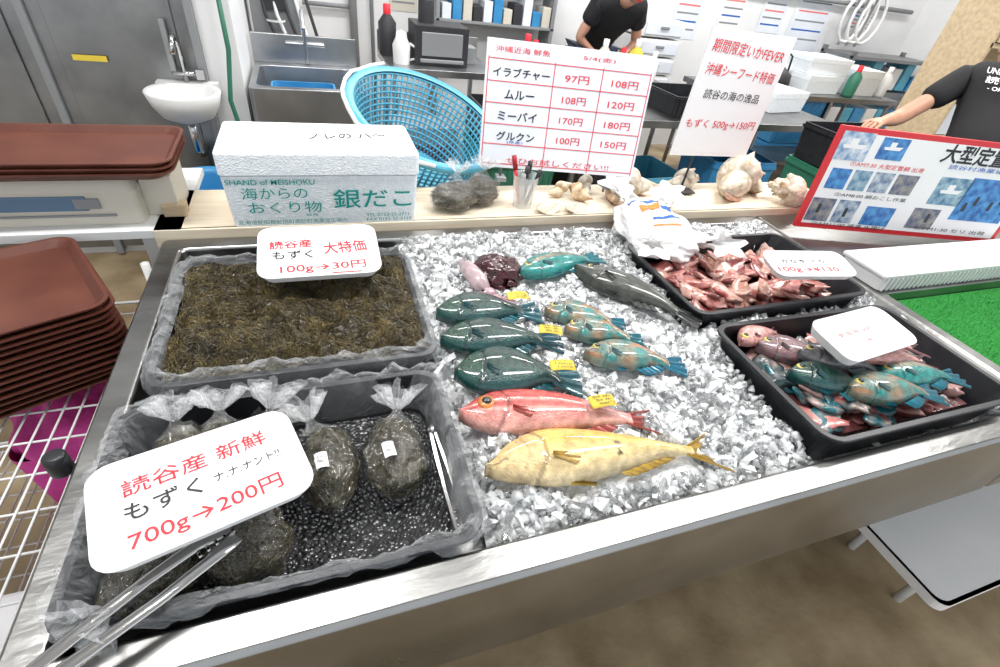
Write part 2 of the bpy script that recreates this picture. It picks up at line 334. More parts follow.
def fish(name,head,tail,H,T_,prof,cf,fincol,tailk='round',eye=(.14,.10,.018,(.6,.5,.1)),z=None,flip=1,tf=.16,tag=None,reg=True,dh=.10,tsp=.24):
    hx,hy=head;tx,ty=tail; L=math.hypot(tx-hx,ty-hy); ang=math.atan2(ty-hy,tx-hx); sd=hx*7+hy*13
    if z is None: z=.862
    LB=L*(1-tf); top,bot=PR[prof]; b=MB(); nu,nv=110,44
    vs=[];cs=[];fs=[]
    for i in range(nu+1):
        s=i/nu; st=cr(top,s)*H*flip; sb=cr(bot,s)*H*flip
        if s<.02: st*=.7;sb*=.7
        c=(st+sb)/2; hh=abs(st-sb)/2; w=T_*max(.08,math.sin(math.pi*min(1,(s*.84+.14)))**.75)
        bend=.01*math.sin(s*3)
        for j in range(nv):
            th=2*math.pi*j/nv; cy_=math.cos(th); sz=math.sin(th)
            yy=c+hh*cy_*flip; zz=w*math.copysign(abs(sz)**.85,sz)
            t=cy_
            gs=.27-.06*cy_*cy_; ps=.19-.05*cy_*cy_
            if abs(s-gs)<.012: zz*=.94
            if s>gs: zz*=.985
            vs.append((s*LB,yy+bend,zz))
            col=cf(s,t); q=1+.35*N(s*9+sd,t*3,sd)+.18*N(s*40,t*14,sd); col=tuple(k*q for k in col)
            if abs(s-gs)<.010: col=tuple(k*.5 for k in col)
            if abs(s-ps)<.006 and abs(t)<.7: col=tuple(k*.75 for k in col)
            if s<.10 and abs(t+.25-.6*s)<.07: col=tuple(k*.3 for k in col)
            cs.append(col)
    for i in range(nu):
        for j in range(nv):
            k=(j+1)%nv; fs.append((i*nv+j,i*nv+k,(i+1)*nv+k,(i+1)*nv+j))
    fs.append(tuple(range(nv))); fs.append(tuple(nu*nv+j for j in range(nv))[::-1])
    b.add(vs,fs,0,cs)
    def fin(fn,nu,nv,c,dk=.6):
        vs=[];cl=[]
        for side in (1,-1):
            for j in range(nv+1):
                for i in range(nu+1):
                    p=fn(i/nu,j/nv); vs.append((p[0],p[1],p[2]+side*.0007)); q=1-.40*(i%2); cl.append(tuple(k*q*(1-(1-dk)*j/nv) for k in c))
        o=(nu+1)*(nv+1); fs=[(j*(nu+1)+i,j*(nu+1)+i+1,(j+1)*(nu+1)+i+1,(j+1)*(nu+1)+i) for j in range(nv) for i in range(nu)]
        b.add(vs,fs+[tuple(x+o for x in f[::-1]) for f in fs],0,cl,False)
    tw=L*tf+.02; pedh=abs(cr(top,1))*H
    def tfn(u,v):
        s=(u-.5)*2; sp=pedh*.95+tsp*H*v
        ln={'round':1-.10*s*s,'fork':.45+.55*abs(s)**1.3,'cres':.62+.38*abs(s)**2}[tailk]
        return (LB-.015+tw*v*ln, s*sp+.001, .003*math.sin(u*22)-.006*v)
    fin(tfn,26,6,fincol)
    def dfn(u,v):
        s=.28+.60*u; return (s*LB+v*.018,(cr(top,s)*H-.006+(.005+dh*H)*v*math.sin(math.pi*min(1,u*.8+.2))**.5*(1+.10*(int(u*30)%2)))*flip,.002*math.sin(u*30)-.004*v)
    fin(dfn,30,2,fincol)
    def afn(u,v):
        s=.60+.26*u; return (s*LB+v*.018,(cr(bot,s)*H+.006-(.005+dh*.9*H)*v*math.sin(math.pi*min(1,u*.7+.3))**.5)*flip,.002*math.sin(u*30)-.004*v)
    fin(afn,14,2,fincol)
    def pfn(u,v):
        s=(u-.5); return (.29*LB+v*.12*LB*(1-.5*s*s*2),(-.06*H+s*H*(.07+.13*v)-.07*H*v)*flip,T_*.95+.002+.002*math.sin(u*15)-.005*v)
    fin(pfn,12,4,lerp3(fincol,cf(.3,0),.55),.85)
    def vfn(u,v):
        s=(u-.5); return (.36*LB+v*.11*LB,(cr(bot,.36)*H+.01+s*.04*H-v*.06*H)*flip,.004*math.sin(u*15))
    fin(vfn,6,3,fincol)
    es,ey,er,ec=eye
    ez=T_*max(.08,math.sin(math.pi*(es*.84+.14))**.75)*math.sqrt(max(.2,1-(ey/max(.1,cr(top,es)))**2))*1.0; yc=ey*H*flip
    b.sph((es*LB,yc,ez-.002),(er*.55,er*.55,er*.26),0,ec,18,8)
    b.sph((es*LB,yc,ez+er*.07),(er*.32,er*.32,er*.20),0,(.006,.006,.008),14,8)
    e=group(name,(hx,hy,z),ang)
    b.obj('body',vc,e)
    if tag:
        tb=MB(); s0,t0,ra=tag; tw_,th_=.048,.028
        tb.grid(lambda u,v:((u-.5)*tw_,(v-.5)*th_,.004*math.sin(u*3)),8,2)
        o=tb.obj('price_tag',yel,e,(s0*L,t0*H,T_+.004),ra,solid=.0006)
        for q in range(3): 
            T(o,random.choice(['100g','98円','グルクン','沖縄','鮮魚']),-.0+.002*q,.008-.008*q,.038-.004*q,.0055,blk,.0056,.0)
    if reg: FISH.append((hx,hy,tx,ty,H))
    return e
def n3(s,t,k=1): return .5+.5*N(s*14*k,t*5*k,k)
def scl(s,t,k=34):
    return .5+.5*math.sin(s*k*2.2+(int(t*9)%2)*3.1)*math.cos(t*28)
def c_green(s,t):
    a=lerp3((.003,.012,.010),(.010,.062,.045),scl(s,t)*.9+n3(s,t)*.4-.2)
    if s<.24: a=lerp3(a,(.02,.085,.035),.7*n3(s*3,t,2))
    return lerp3(a,(.005,.075,.085),.6*max(0,-t-.1)+.3*max(0,t-.5))
def c_red(s,t):
    a=lerp3((.42,.025,.025),(.60,.12,.10),n3(s,t)*.8+.2*scl(s,t,40))
    if abs(t-.1)<.05 or abs(t+.25)<.05: a=lerp3(a,(.75,.42,.36),.6)
    if s>.7: a=lerp3(a,(.55,.36,.34),.5)
    return lerp3(a,(.72,.42,.36),max(0,-t-.1)*.9)
def c_yel(s,t):
    a=lerp3((.60,.36,.06),(.70,.48,.14),n3(s,t))
    a=lerp3(a,(.68,.55,.32),max(0,-t+.25)*.8)
    if s<.25: a=lerp3(a,(.62,.46,.24),.6)
    for (q,w,r) in ((.60,.02,.0050),(.60,-.5,.0045)):
        if ((s-q)*.37)**2+((t-w)*.042)**2<r*r: a=(.03,.02,.01)
    return a
def c_grey(s,t): return lerp3((.010,.013,.012),(.050,.058,.045),n3(s,t)*1.2-.1+max(0,-t)*.3)
def c_teal(s,t):
    a=lerp3((.0,.10,.13),(.02,.28,.23),n3(s,t)*.7+.4*scl(s,t,26)); 
    if abs(t-.1)<.22 and s>.2: a=lerp3(a,(.40,.15,.05),.7*n3(s*2,t*2,3)+.1)
    return a
def c_or(s,t):
    a=lerp3((.0,.10,.14),(.03,.28,.22),n3(s,t,2)*.6+.4*scl(s,t,26))
    return lerp3(a,(.42,.15,.04),(.5+.5*N(s*7,t*2,3))*1.4-.42+.40*(s>.55)*(t>.1))
fish('green_parrotfish',(.195,.638),(.430,.578),.128,.032,'parrot',c_green,(.0,.12,.15),'round',tag=(.83,-.05,.05),eye=(.14,.12,.011,(.25,.25,.1)),z=.864)
fish('green_parrotfish',(.190,.735),(.440,.692),.105,.030,'parrot',c_green,(.0,.10,.13),'round',z=.866,tag=(.88,-.1,-.2),eye=(.14,.12,.010,(.25,.25,.1)))
fish('green_parrotfish',(.200,.822),(.430,.795),.105,.030,'parrot',c_green,(.0,.13,.18),'round',z=.868,tag=(.78,.1,.0),eye=(.14,.12,.010,(.25,.25,.1)))
fish('red_squirrelfish',(.180,.542),(.530,.452),.098,.030,'red',c_red,(.50,.09,.07),'cres',eye=(.15,.10,.030,(.58,.20,.04)),tag=(.70,.10,.2),z=.858,tf=.13,tsp=.2)
fish('yellow_emperor_fish',(.193,.428),(.612,.368),.108,.032,'gold',c_yel,(.58,.36,.04),'fork',eye=(.15,.25,.010,(.35,.28,.12)),tf=.13,z=.856,dh=.02,tsp=.36)
fish('dark_grouper',(.59,.945),(.80,.690),.088,.032,'long',c_grey,(.02,.025,.022),'round',z=.872)
fish('blue_green_wrasse',(.435,.940),(.69,1.0),.085,.026,'long',c_teal,(.0,.22,.28),'round',z=.874)
fish('blue_orange_wrasse',(.445,.795),(.61,.715),.080,.024,'parrot',c_or,(.0,.20,.30),'round',z=.866)
fish('blue_orange_wrasse',(.462,.722),(.62,.655),.076,.024,'parrot',c_or,(.01,.22,.28),'round',z=.868)
fish('blue_orange_wrasse',(.470,.640),(.67,.566),.082,.026,'parrot',c_or,(.0,.21,.34),'round',z=.866)
b=MB(); b.sph((.385,.965,.87),(.062,.055,.034),0,lambda p:lerp3((.010,.003,.006),(.07,.008,.014),n3(p[0]*9,p[1]*9,3)),44,26,fn=lambda d:1+.22*N(d.x*2.2,d.y*2.2,d.z*3)+.12*N(d.x*8,d.y*8,d.z*8))
for i in range(9):
    a=i*.7; r=.052; b.tube([(.385+r*math.cos(a),.965+r*math.sin(a),.87),(.385+1.2*r*math.cos(a+.3),.965+1.2*r*math.sin(a+.3),.862),(.385+1.1*r*math.cos(a+.8),.965+1.1*r*math.sin(a+.8),.856)],[.011,.008,.003],0,8,(.05,.008,.012))
b.obj('octopus',vmeat); FISH.append((.33,.965,.45,.965,.08))
b=MB(); b.tube([(.31,1.03,.862),(.32,.98,.868),(.33,.93,.866),(.335,.90,.862)],[.010,.022,.024,.014],0,14,(.48,.36,.38))
b.sph((.338,.885,.864),(.02,.016,.014),0,(.42,.28,.32)); b.sph((.326,.885,.872),.005,0,(.01,.01,.01))
for i in range(7):
    a=-1.9+i*.22; b.tube([(.338,.88,.864),(.338+.04*math.cos(a),.88+.04*math.sin(a),.862),(.338+.06*math.cos(a+.4),.88+.07*math.sin(a+.2),.858)],[.006,.004,.0015],0,6,(.42,.24,.26))
b.obj('small_squid',vmeat)
b=MB()
b.grid(lambda u,v:(.175+u*1.225,.312+v*.872,ih(.175+u*1.225,.312+v*.872)-.006 if not intray(.175+u*1.225,.312+v*.872,.01) else .79),140,100,1)
cnt=0
while cnt<11500:
    x=U(.178,1.40);y=U(.315,1.185)
    if intray(x,y,.004): continue
    if x<.19 and y<.66 and R()<.7: continue
    if onfish(x,y): cnt+=.3; continue
    cnt+=1
    r=(.0045+.0085*R()**1.5)*(1.4 if R()<.08 else 1); Rm=(Matrix.Rotation(U(0,6.28),3,'Z')@Matrix.Rotation(U(0,6.28),3,'X')@Matrix.Rotation(U(0,6.28),3,'Y'))
    c=Vector((x,y,ih(x,y)+U(-.006,.008)))
    sc=(r*U(.7,1.5),r*U(.6,1.1),r*U(.35,.8)); vs=[]
    for px in(-1,1):
        for py in(-1,1):
            for pz in(-1,1): vs.append(c+Rm@Vector((px*sc[0]*U(.35,1),py*sc[1]*U(.35,1),pz*sc[2]*U(.35,1))))
    b.add(vs,[(0,1,3,2),(4,6,7,5),(0,4,5,1),(2,3,7,6),(0,2,6,4),(1,5,7,3)],0 if R()<.42 else 2,sm=R()<.40)
b.obj('crushed_ice_bed',[ice,icebase,iceW])
# ---------------------------------------------------------------- fillet trays
def slabs(b,cx,cy,w,d,n,cols,z0,sz=(.045,.025,.009)):
    for i in range(n):
        x=U(-w,w);y=U(-d,d); zz=z0+.022*(1-max(abs(x)/w,abs(y)/d)**2)+U(-.01,.012); a=U(0,6.28)
        c=random.choice(cols); k=U(.7,1.15); c2=tuple(q*k for q in c); s=U(.6,1.2)
        Rm=Matrix.Rotation(a,3,'Z')@Matrix.Rotation(U(-.5,.5),3,'X')@Matrix.Rotation(U(-.4,.4),3,'Y'); o=Vector((cx+x,cy+y,zz)); sd=U(0,50)
        vs=[];cs=[];fs=[];n_,m_=16,8
        for j in range(m_+1):
            ph=math.pi*j/m_
            for q in range(n_):
                th=2*math.pi*q/n_; dx=math.sin(ph)**.6*math.cos(th);dy=math.sin(ph)**.6*math.sin(th);dz=math.cos(ph)
                f=1+.6*N(dx*1.5+sd,dy*1.5,dz*.5); p=Rm@Vector((dx*sz[0]*s*f,dy*sz[1]*s*f,dz*sz[2]*s+.010*dx*dx*s)); vs.append(o+p)
                cs.append(lerp3(c2,(.66,.46,.40),max(0,N(dx*3+sd,dy*3,1))*1.4))
        for j in range(m_):
            for q in range(n_):
                A=j*n_+q;B=j*n_+(q+1)%n_; fs.append((A,A+n_,B+n_,B))
        b.add(vs,fs,0,cs)
b=MB(); slabs(b,1.075,.868,.225,.115,120,[(.44,.14,.12),(.32,.07,.06),(.52,.27,.22),(.42,.19,.18),(.22,.04,.04),(.56,.37,.32),(.46,.22,.16)],.845)
b.box((1.075,.868,.825),(.46,.26,.03),0,col=(.2,.04,.04)); b.obj('raw_fish_fillets',vmeat)
b=MB(); slabs(b,1.07,.48,.215,.11,80,[(.42,.14,.13),(.26,.07,.07),(.52,.29,.27),(.03,.07,.08),(.07,.10,.11),(.10,.12,.13),(.01,.13,.16),(.42,.18,.17)],.835)
b.box((1.07,.48,.82),(.44,.25,.03),0,col=(.15,.05,.05)); b.obj('fish_offcuts',vmeat)
c_dk=lambda s,t:lerp3((.05,.05,.06),(.16,.16,.17),n3(s,t)*.8+.4*scl(s,t,26))
c_pk=lambda s,t:lerp3((.46,.17,.15),(.62,.36,.33),n3(s,t))
fish('cut_parrotfish',(.875,.585),(1.03,.50),.085,.024,'parrot',lambda s,t:lerp3((.28,.09,.09),(.09,.11,.13),n3(s,t)),(.10,.08,.10),z=.872,reg=False)
fish('cut_parrotfish',(.87,.49),(1.03,.395),.085,.024,'parrot',c_green,(.0,.15,.20),z=.880,reg=False)
fish('cut_parrotfish',(.93,.53),(1.10,.44),.075,.022,'parrot',c_dk,(.05,.12,.14),z=.890,reg=False)
fish('cut_parrotfish',(.95,.415),(1.16,.365),.085,.026,'parrot',c_or,(.0,.20,.28),z=.886,reg=False)
fish('cut_parrotfish',(1.07,.44),(1.28,.395),.080,.024,'parrot',c_teal,(.0,.20,.28),z=.882,reg=False)
fish('pink_small_fish',(1.02,.50),(1.22,.435),.062,.018,'long',c_pk,(.42,.18,.18),'fork',z=.902,reg=False)
fish('pink_small_fish',(1.08,.56),(1.27,.48),.062,.018,'long',c_pk,(.42,.18,.18),'fork',z=.890,reg=False)
fish('pink_small_fish',(.84,.60),(.98,.62),.055,.018,'long',c_pk,(.42,.18,.18),'fork',z=.875,reg=False)
# ---------------------------------------------------------------- foam price trays
def foamsign(name,BL,BR,TL,depth=.018):
    m,w,h=frame(BL,BR,TL); g=group(name,M=m); b=MB()
    b.loft([rrect(w*.90,h*.86,.02,-.004),rrect(w*.985,h*.98,.026,depth*.8),rrect(w,h,.028,depth),rrect(w*.975,h*.965,.026,depth),rrect(w*.90,h*.86,.02,.002)],0,True,True)
    b.obj('foam_tray',white,g,bevel=.0012); return g,w,h
g,w,h=foamsign('price_sign_tray',(-.142,.888,.925),(.100,.888,.925),(-.150,1.045,.955))
T(g,'読谷産',-.058,.040,.085,.026,red,.003,.02,.04); T(g,'もずく',-.055,.006,.080,.026,blk,.003,.02); T(g,'大特価',.052,.024,.090,.038,red,.003,.03,.06); T(g,'100g→30円',.005,-.038,.17,.028,red,.003,.015,.03); bar(g,.05,-.057,.06,.0022,red,.003)
g,w,h=foamsign('price_sign_tray',(-.268,.325,.93),(-.045,.392,.925),(-.312,.470,.932))
T(g,'読谷産 新鮮',-.002,.044,.165,.026,red,.003,.0,.04); T(g,'もずく',-.045,.006,.080,.026,blk,.003,.01,.03); T(g,'ナ.ナ.ナント!!',.050,.010,.080,.014,blk,.003,.0,.05); T(g,'700g→200円',-.002,-.036,.165,.028,red,.003,.005,.03)
g,w,h=foamsign('price_sign_tray',(1.015,.722,.945),(1.255,.690,.945),(1.045,.815,.962),.014)
T(g,'かなぎ イカ',0,.020,.13,.016,blk,.003,.005); T(g,'100g→¥130',.0,-.012,.18,.022,red,.003,.02)
g,w,h=foamsign('price_sign_tray',(.940,.435,.925),(1.180,.462,.925),(.925,.550,.942),.02)
T(g,'刺身用 50円',.01,.016,.12,.014,redL,.003,.0); T(g,'(切身)',.01,-.012,.05,.012,redL,.003,.0)
# ---------------------------------------------------------------- bags of mozuku
def mbag(cx,cy,z,rx,ry,rz,neck,sticker=False):
    e=group('bag_of_mozuku',(cx,cy,z)); nk=Vector(neck)-Vector((cx,cy,z)); sd=U(0,99)
    b=MB(); d0=nk.normalized()
    def fn(k,hf=.04):
        def f(d):
            p=max(0,d.dot(d0)); return (1+.20*N(d.x*1.8+sd,d.y*1.8,d.z*1.8)+hf*N(d.x*6+sd,d.y*6,d.z*6)+.34*p**4)*k
        return f
    b.sph((0,0,0),(rx,ry,rz),0,lambda p:(lambda k:(.030*k,.025*k,.007*k))(1+.8*N(p[0]*90+sd,p[1]*90,p[2]*90)),40,26,fn=fn(.95,.12))
    for i in range(420):
        d=Vector((U(-1,1),U(-1,1),U(-.4,1))); 
        if d.length<.2: continue
        pts=[]; f=fn(.965,.12); dd=d.normalized()
        for k in range(4):
            q=f(dd); pts.append((dd.x*rx*q,dd.y*ry*q,dd.z*rz*q)); dd=(dd+Vector((U(-.2,.2),U(-.2,.2),U(-.2,.2)))).normalized()
        k=U(.4,1.6); b.tube(pts,.0011,0,3,(.062*k,.050*k,.014*k),False)
    b.obj('seaweed',vcw,e)
    b=MB(); b.sph((0,0,0),(rx,ry,rz),0,(1,1,1),44,28,fn=fn(1.06,.12))
    u=d0.cross(Vector((0,0,1)));u.normalize(); w_=u.cross(d0); loops=[]
    for k,(t,r) in enumerate(((.70,.026),(.88,.010),(1.0,.006),(1.1,.013),(1.25,.024),(1.42,.033))):
        l=[]
        for i in range(40):
            a=2*math.pi*i/40; q=r*(1+(.45 if k>2 else .15)*math.sin(a*9+sd)+(.25 if k>3 else 0)*math.sin(a*4+sd)); l.append(tuple(nk*t+u*math.cos(a)*q+w_*math.sin(a)*q*.7+d0*(.008*math.sin(a*5+sd) if k>3 else 0)))
        loops.append(l)
    b.loft(loops[:3],0,sm=True); b.obj('clear_bag',filmM,e)
    b=MB(); b.loft(loops[1:],0,sm=True); b.obj('gathered_top',filmW,e)
    if sticker:
        b=MB(); b.grid(lambda u_,v_:((u_-.5)*.018,(v_-.5)*.028,rz*1.24+.002-.003*(u_-.5)**2*4),4,4); o=b.obj('label',paperW,e,(-.010,-.012,0),.1)
        T(o,'もずく\n700g',0,0,.012,.014,blk,rz*1.24+.003,0)
mbag(.062,.490,.835,.046,.066,.036,(.078,.572,.862),True)
mbag(-.036,.492,.835,.040,.066,.036,(-.062,.574,.865),True)
mbag(-.140,.520,.835,.046,.062,.038,(-.118,.598,.880))
mbag(-.240,.535,.835,.046,.062,.038,(-.250,.598,.885))
mbag(-.190,.545,.845,.038,.048,.036,(-.190,.603,.888))
mbag(-.145,.390,.835,.052,.048,.038,(-.122,.425,.885))
mbag(-.250,.390,.835,.050,.055,.038,(-.285,.335,.870))
mbag(-.20,.46,.84,.050,.050,.038,(-.20,.505,.88))
mbag(.36,1.325,.905,.065,.050,.034,(.375,1.35,.970))
mbag(.45,1.360,.905,.06,.045,.034,(.465,1.375,.970))
# ---------------------------------------------------------------- tongs
def tongs(name,hinge,tip,open_=.035,w=.012):
    H=Vector(hinge);Tp=Vector(tip); d=(Tp-H); L=d.length; d.normalize(); s=d.cross(Vector((0,0,1))).normalized(); u=s.cross(d); b=MB()
    for sg in (1,-1):
        pts=[H+d*(L*t)+s*sg*(open_*f) for t,f in ((0,.25),(.04,.55),(.3,.8),(.6,1),(.85,.9),(1,.55))]
        b.tube(pts,[w*.5,w*.55,w*.6,w*.55,w*.6,w*1.0],0,10,flat=.3)
        for k in range(5):
            b.tube([Tp+s*sg*open_*.5-d*(.01*k)-s*sg*.004,Tp+s*sg*open_*.5-d*(.01*k)-s*sg*.010],.0025,0,6)
    b.tube([H+s*.008,H-d*.006,H-s*.008],w*.45,0,8,flat=.6); b.tube([H-u*.006,H+u*.006],.006)
    b.obj(name,chrome)
tongs('serving_tongs',(-.345,.262,.880),(-.150,.378,.905),.016,.014)
tongs('serving_tongs',(.130,.525,.85),(.142,.345,.812),.008,.006)
# ---------------------------------------------------------------- styrofoam box
g=group('styrofoam_fish_box',(.006,1.36,.87))
b=MB(); b.loft([rrect(.455,.215,.012,0),rrect(.468,.225,.012,.130),rrect(.462,.22,.012,.132)],0,True,True); b.obj('box_body',foam,g,bevel=.003)
b=MB(); b.loft([rrect(.462,.22,.012,.133),rrect(.474,.232,.012,.135),rrect(.474,.232,.012,.186),rrect(.466,.224,.012,.192),rrect(.44,.195,.012,.192),rrect(.435,.19,.01,.188)],0,True,True); b.obj('box_lid',foam,g,bevel=.003)
f=group('front_print',M=Matrix(((1,0,0,0),(0,0,-1,-.1165),(0,1,0,.0),(0,0,0,1)))); f.parent=g
T(f,'SHAND of MEISHOKU',-.125,.120,.20,.013,teal,.002,.02)
T(f,'海からの',-.120,.092,.15,.030,teal,.002,.0); T(f,'おくり物',-.100,.055,.17,.030,teal,.002,.0); T(f,'銀だこ',.115,.074,.20,.052,teal,.002,.02)
T(f,'北海道虻田郡虻田町高砂町漁業加工場内',-.085,.017,.26,.012,teal,.003,0); T(f,'TEL 0153-25-2711\nFAX 0153-25-3110',.155,.022,.12,.022,teal,.003,0); T(f,'鮮魚',-.04,.033,.03,.008,teal,.002,0)
t=group('lid_marks',(0,0,.1895)); t.parent=g; T(t,'ノレの ハ〜',.07,.02,.20,.04,blk,.0,-.0,.1)
# ---------------------------------------------------------------- boards
m,w,h=frame((.471,1.455,.95),(.972,1.350,.95),(.485,1.515,1.295))
g=group('fish_price_board',M=m); b=MB(); b.box((0,0,-.004),(w,h,.008)); b.obj('board',paper,g,bevel=.001)
for i in range(6): bar(g,0,h*(.5-.14-.165*i) if i else h*.36,w*.97,.0022,red)
for xx in (-.485,-.10,.19,.485): bar(g,w*xx,-.02,.0022,h*.86,red)
T(g,'沖縄近海 鮮魚',-.15,h*.43,.16,.016,red,.001,.0); T(g,'5/4(金)',.08,h*.43,.10,.014,red,.001,0)
rows=[('イラブチャー','97円','108円'),('ムルー','108円','120円'),('ミーバイ','170円','180円'),('グルクン','100円','150円')]
for i,(a,c,d) in enumerate(rows):
    y=h*(.265-.165*i); T(g,a,-w*.29,y,[.17,.09,.12,.12][i],.026,blk,.001,.045); T(g,c,w*.04,y,.075,.022,red,.001,.01); T(g,d,w*.335,y,.085,.022,red,.001,.01)
T(g,'(県産)',-w*.29,-h*.28,.05,.010,blu,.001,0); T(g,'ぜひお試しください!!',0,-h*.43,.34,.018,red,.001,.0)
b=MB(); 
for sx in (-.18,.18): b.tube([(sx,h*.5-.02,-.01),(sx,-h*.5-.06,-.035)],.004); b.box((sx,-h*.5-.035,-.02),(.03,.012,.07))
b.obj('board_stand',[grey],g)
m,w,h=frame((1.136,1.40,1.008),(1.467,1.40,1.003),(1.150,1.40,1.385))
g=group('handwritten_sign',M=m); b=MB(); b.box((0,0,-.003),(w,h,.005)); b.box((0,0,-.0005),(w*.93,h*.94,.001)); b.obj('card',paperW,g)
T(g,'期間限定いかFEVER',.0,h*.37,w*.88,.036,red,.001,.0,-.05); T(g,'沖縄シーフード特価',.0,h*.20,w*.86,.034,red,.001,.0,-.05); T(g,'読谷の海の逸品',.0,h*.02,w*.70,.028,blk,.001,.0,-.03); T(g,'もずく 500g→150円',-.0,-h*.22,w*.88,.032,red,.001,.0)
b=MB(); b.tube([(-.06,-h*.5+.05,-.008),(-.06,-h*.5-.125,-.008)],.004); b.tube([(-.08,h*.4,-.008),(-.06,-h*.5+.05,-.008)],.004); b.box((-.06,-h*.5-.126,-.008),(.08,.006,.07)); b.obj('stand',[dark],g)
m,w,h=frame((1.49,1.10,.878),(2.23,.906,.878),(1.475,1.125,1.20))
g=group('fishing_poster',M=m); b=MB(); b.box((0,0,-.006),(w,h,.012)); b.obj('red_border',pm('red_board',(.58,.02,.03),rough=.35),g)
bar(g,.0,.0,w*.955,h*.90,paperW,.0005)
T(g,'大型定置網漁',w*.22,h*.36,w*.46,.058,blk,.0015,.06)
pc=[('photo_blue',(.01,.08,.30),(.08,.30,.62)),('photo_sea',(.03,.15,.28),(.35,.48,.55)),('photo_boat',(.12,.25,.45),(.65,.70,.75)),('photo_deck',(.05,.08,.16),(.30,.28,.26)),('photo_fish',(.06,.12,.25),(.50,.56,.6))]
pcm=[pm(n_,a,c,scale=38,rough=.3) for n_,a,c in pc]
for (x,y,ww,hh,k) in ((-.41,.33,.14,.26,2),(-.24,.34,.12,.20,0),(-.41,.02,.09,.20,0),(-.31,.02,.08,.20,1),(-.21,.02,.09,.20,4),(-.10,.02,.10,.20,3),(-.42,-.30,.11,.24,3),(-.30,-.30,.10,.24,4),(.13,.0,.16,.28,1),(.33,-.06,.26,.44,0),(.08,-.30,.13,.22,3),(-.14,-.32,.14,.20,0)):
    bar(g,x*w,y*h,ww*w,hh*h,pcm[k],.0012,name='photo')
b=MB()
for (x,y,s) in ((-.41,.31,1),(-.24,.33,.8),(.13,-.02,1)):
    b.add([(x*w-.035*s,y*h,.002),(x*w+.03*s,y*h,.002),(x*w+.04*s,y*h+.014*s,.002),(x*w-.04*s,y*h+.010*s,.002)],[(0,1,2,3)],sm=False); b.box((x*w-.005*s,y*h+.02*s,.0018),(.024*s,.018*s,.0006))
b.obj('boat_pictures',paperW,g)
b=MB()
for (x,y) in ((.40,-.05),(.36,-.12),(.28,-.08),(.44,-.15),(.24,-.15),(.10,-.30),(-.43,-.30),(-.30,-.32)):
    b.sph((x*w,y*h+.014,.0018),(.006,.006,.0005)); b.box((x*w,y*h,.0018),(.012,.022,.0006))
b.obj('fishermen_pictures',dark,g)
T(g,'①AM7:30 大型定置網 出港',-.22*w,.175*h,.34*w,.015,red,.0015,0); T(g,'②AM8:00 網おこし作業',-.22*w,-.13*h,.34*w,.013,blk,.0015,0); T(g,'③AM11:00 帰港 水揚げ',-.25*w,-.445*h,.36*w,.013,blk,.0015,0); T(g,'④PM1:30 セリ 出荷',.25*w,-.40*h,.36*w,.013,blk,.0015,0); T(g,'読谷村漁業協同組合',.25*w,.24*h,.40*w,.014,blu,.0015,0)
# ---------------------------------------------------------------- shells, pens, bag on shelf
def conch(x,y,z,s,rot,tilt=1.5,c=(.50,.36,.22),c2=(.80,.76,.68),spike=.8):
    b=MB(); loops=[]; n=24; turns=5.5; st=220
    for i in range(st+1):
        th=turns*2*math.pi*i/st; Rr=s*math.exp(-.075*th); zc=s*2.1*(1-Rr/s)
        cc=Vector((Rr*.5*math.cos(th),Rr*.5*math.sin(th),zc)); e=Vector((math.cos(th),math.sin(th),0)); l=[]
        sp=1+spike*max(0,math.sin(th*4.5))**5
        for k in range(n):
            a=2*math.pi*k/n; q=Rr*.56*(1+(sp-1)*math.exp(-((a-math.pi*.3)/.35)**2)); l.append(tuple(cc+e*math.cos(a)*q+Vector((0,0,1))*math.sin(a)*q*1.1))
        loops.append(l)
    cf=lambda p:lerp3(c,c2,.62+.9*N(p[0]*45,p[1]*45,p[2]*45))
    b.loft(loops,0,True,True,col=cf,sm=True)
    b.tube([(s*.3,0,.2*s),(s*.28,-.05*s,-.4*s),(s*.16,-.05*s,-1.1*s),(s*.05,-.05*s,-1.8*s)],[s*.66,s*.58,s*.30,s*.05],0,20,cf,True)
    b.tube([(s*.75,-.25*s,.3*s),(s*.95,-.35*s,-.2*s),(s*.60,-.25*s,-.9*s),(s*.2,-.15*s,-1.6*s)],[s*.08,s*.24,s*.16,s*.05],0,12,(.78,.50,.40),True,.5)
    M=Matrix.Translation((x,y,z))@Matrix.Rotation(rot,4,'Z')@Matrix.Rotation(tilt,4,'Y')
    b.obj('conch_shell',shellm,None,M=M)
conch(1.43,1.36,.945,.082,.5); conch(1.66,1.28,.922,.060,2.7); conch(1.56,1.40,.915,.048,1.2); conch(.92,1.34,.905,.038,.9,1.5,(.30,.15,.08),(.70,.55,.40)); conch(1.03,1.40,.918,.052,2.8,1.5,(.42,.30,.2)); conch(1.26,1.44,.905,.045,.2,1.6,(.45,.34,.28)); conch(1.10,1.29,.898,.032,1)
conch(.80,1.36,.900,.030,2,1.5,(.42,.22,.10),(.75,.6,.42),.1); conch(.735,1.39,.898,.026,.2,1.3,(.50,.36,.2),(.8,.7,.55),.1); conch(.85,1.42,.900,.030,1.2,1.3,(.60,.52,.42),(.82,.78,.7),.1)
for (x,y,a,k) in ((.655,1.280,.1,1),(.745,1.285,.5,.9)):
    b=MB()
    def sc_(u,v,up=1):
        ang=(u-.5)*2.6; r=.048*k*v*(1+.03*math.cos(u*70)); return (r*math.sin(ang),r*math.cos(ang)-.02,.016*k*v*v+.002*math.cos(u*70)*v)
    b.grid(sc_,60,12,0,col=lambda p:lerp3((.80,.76,.68),(.66,.48,.34),.5+.9*math.sin(math.hypot(p[0],p[1]+.02)*420)*.4)); b.obj('scallop_shell',shellm,None,(x,y,.872),a,solid=.0025)
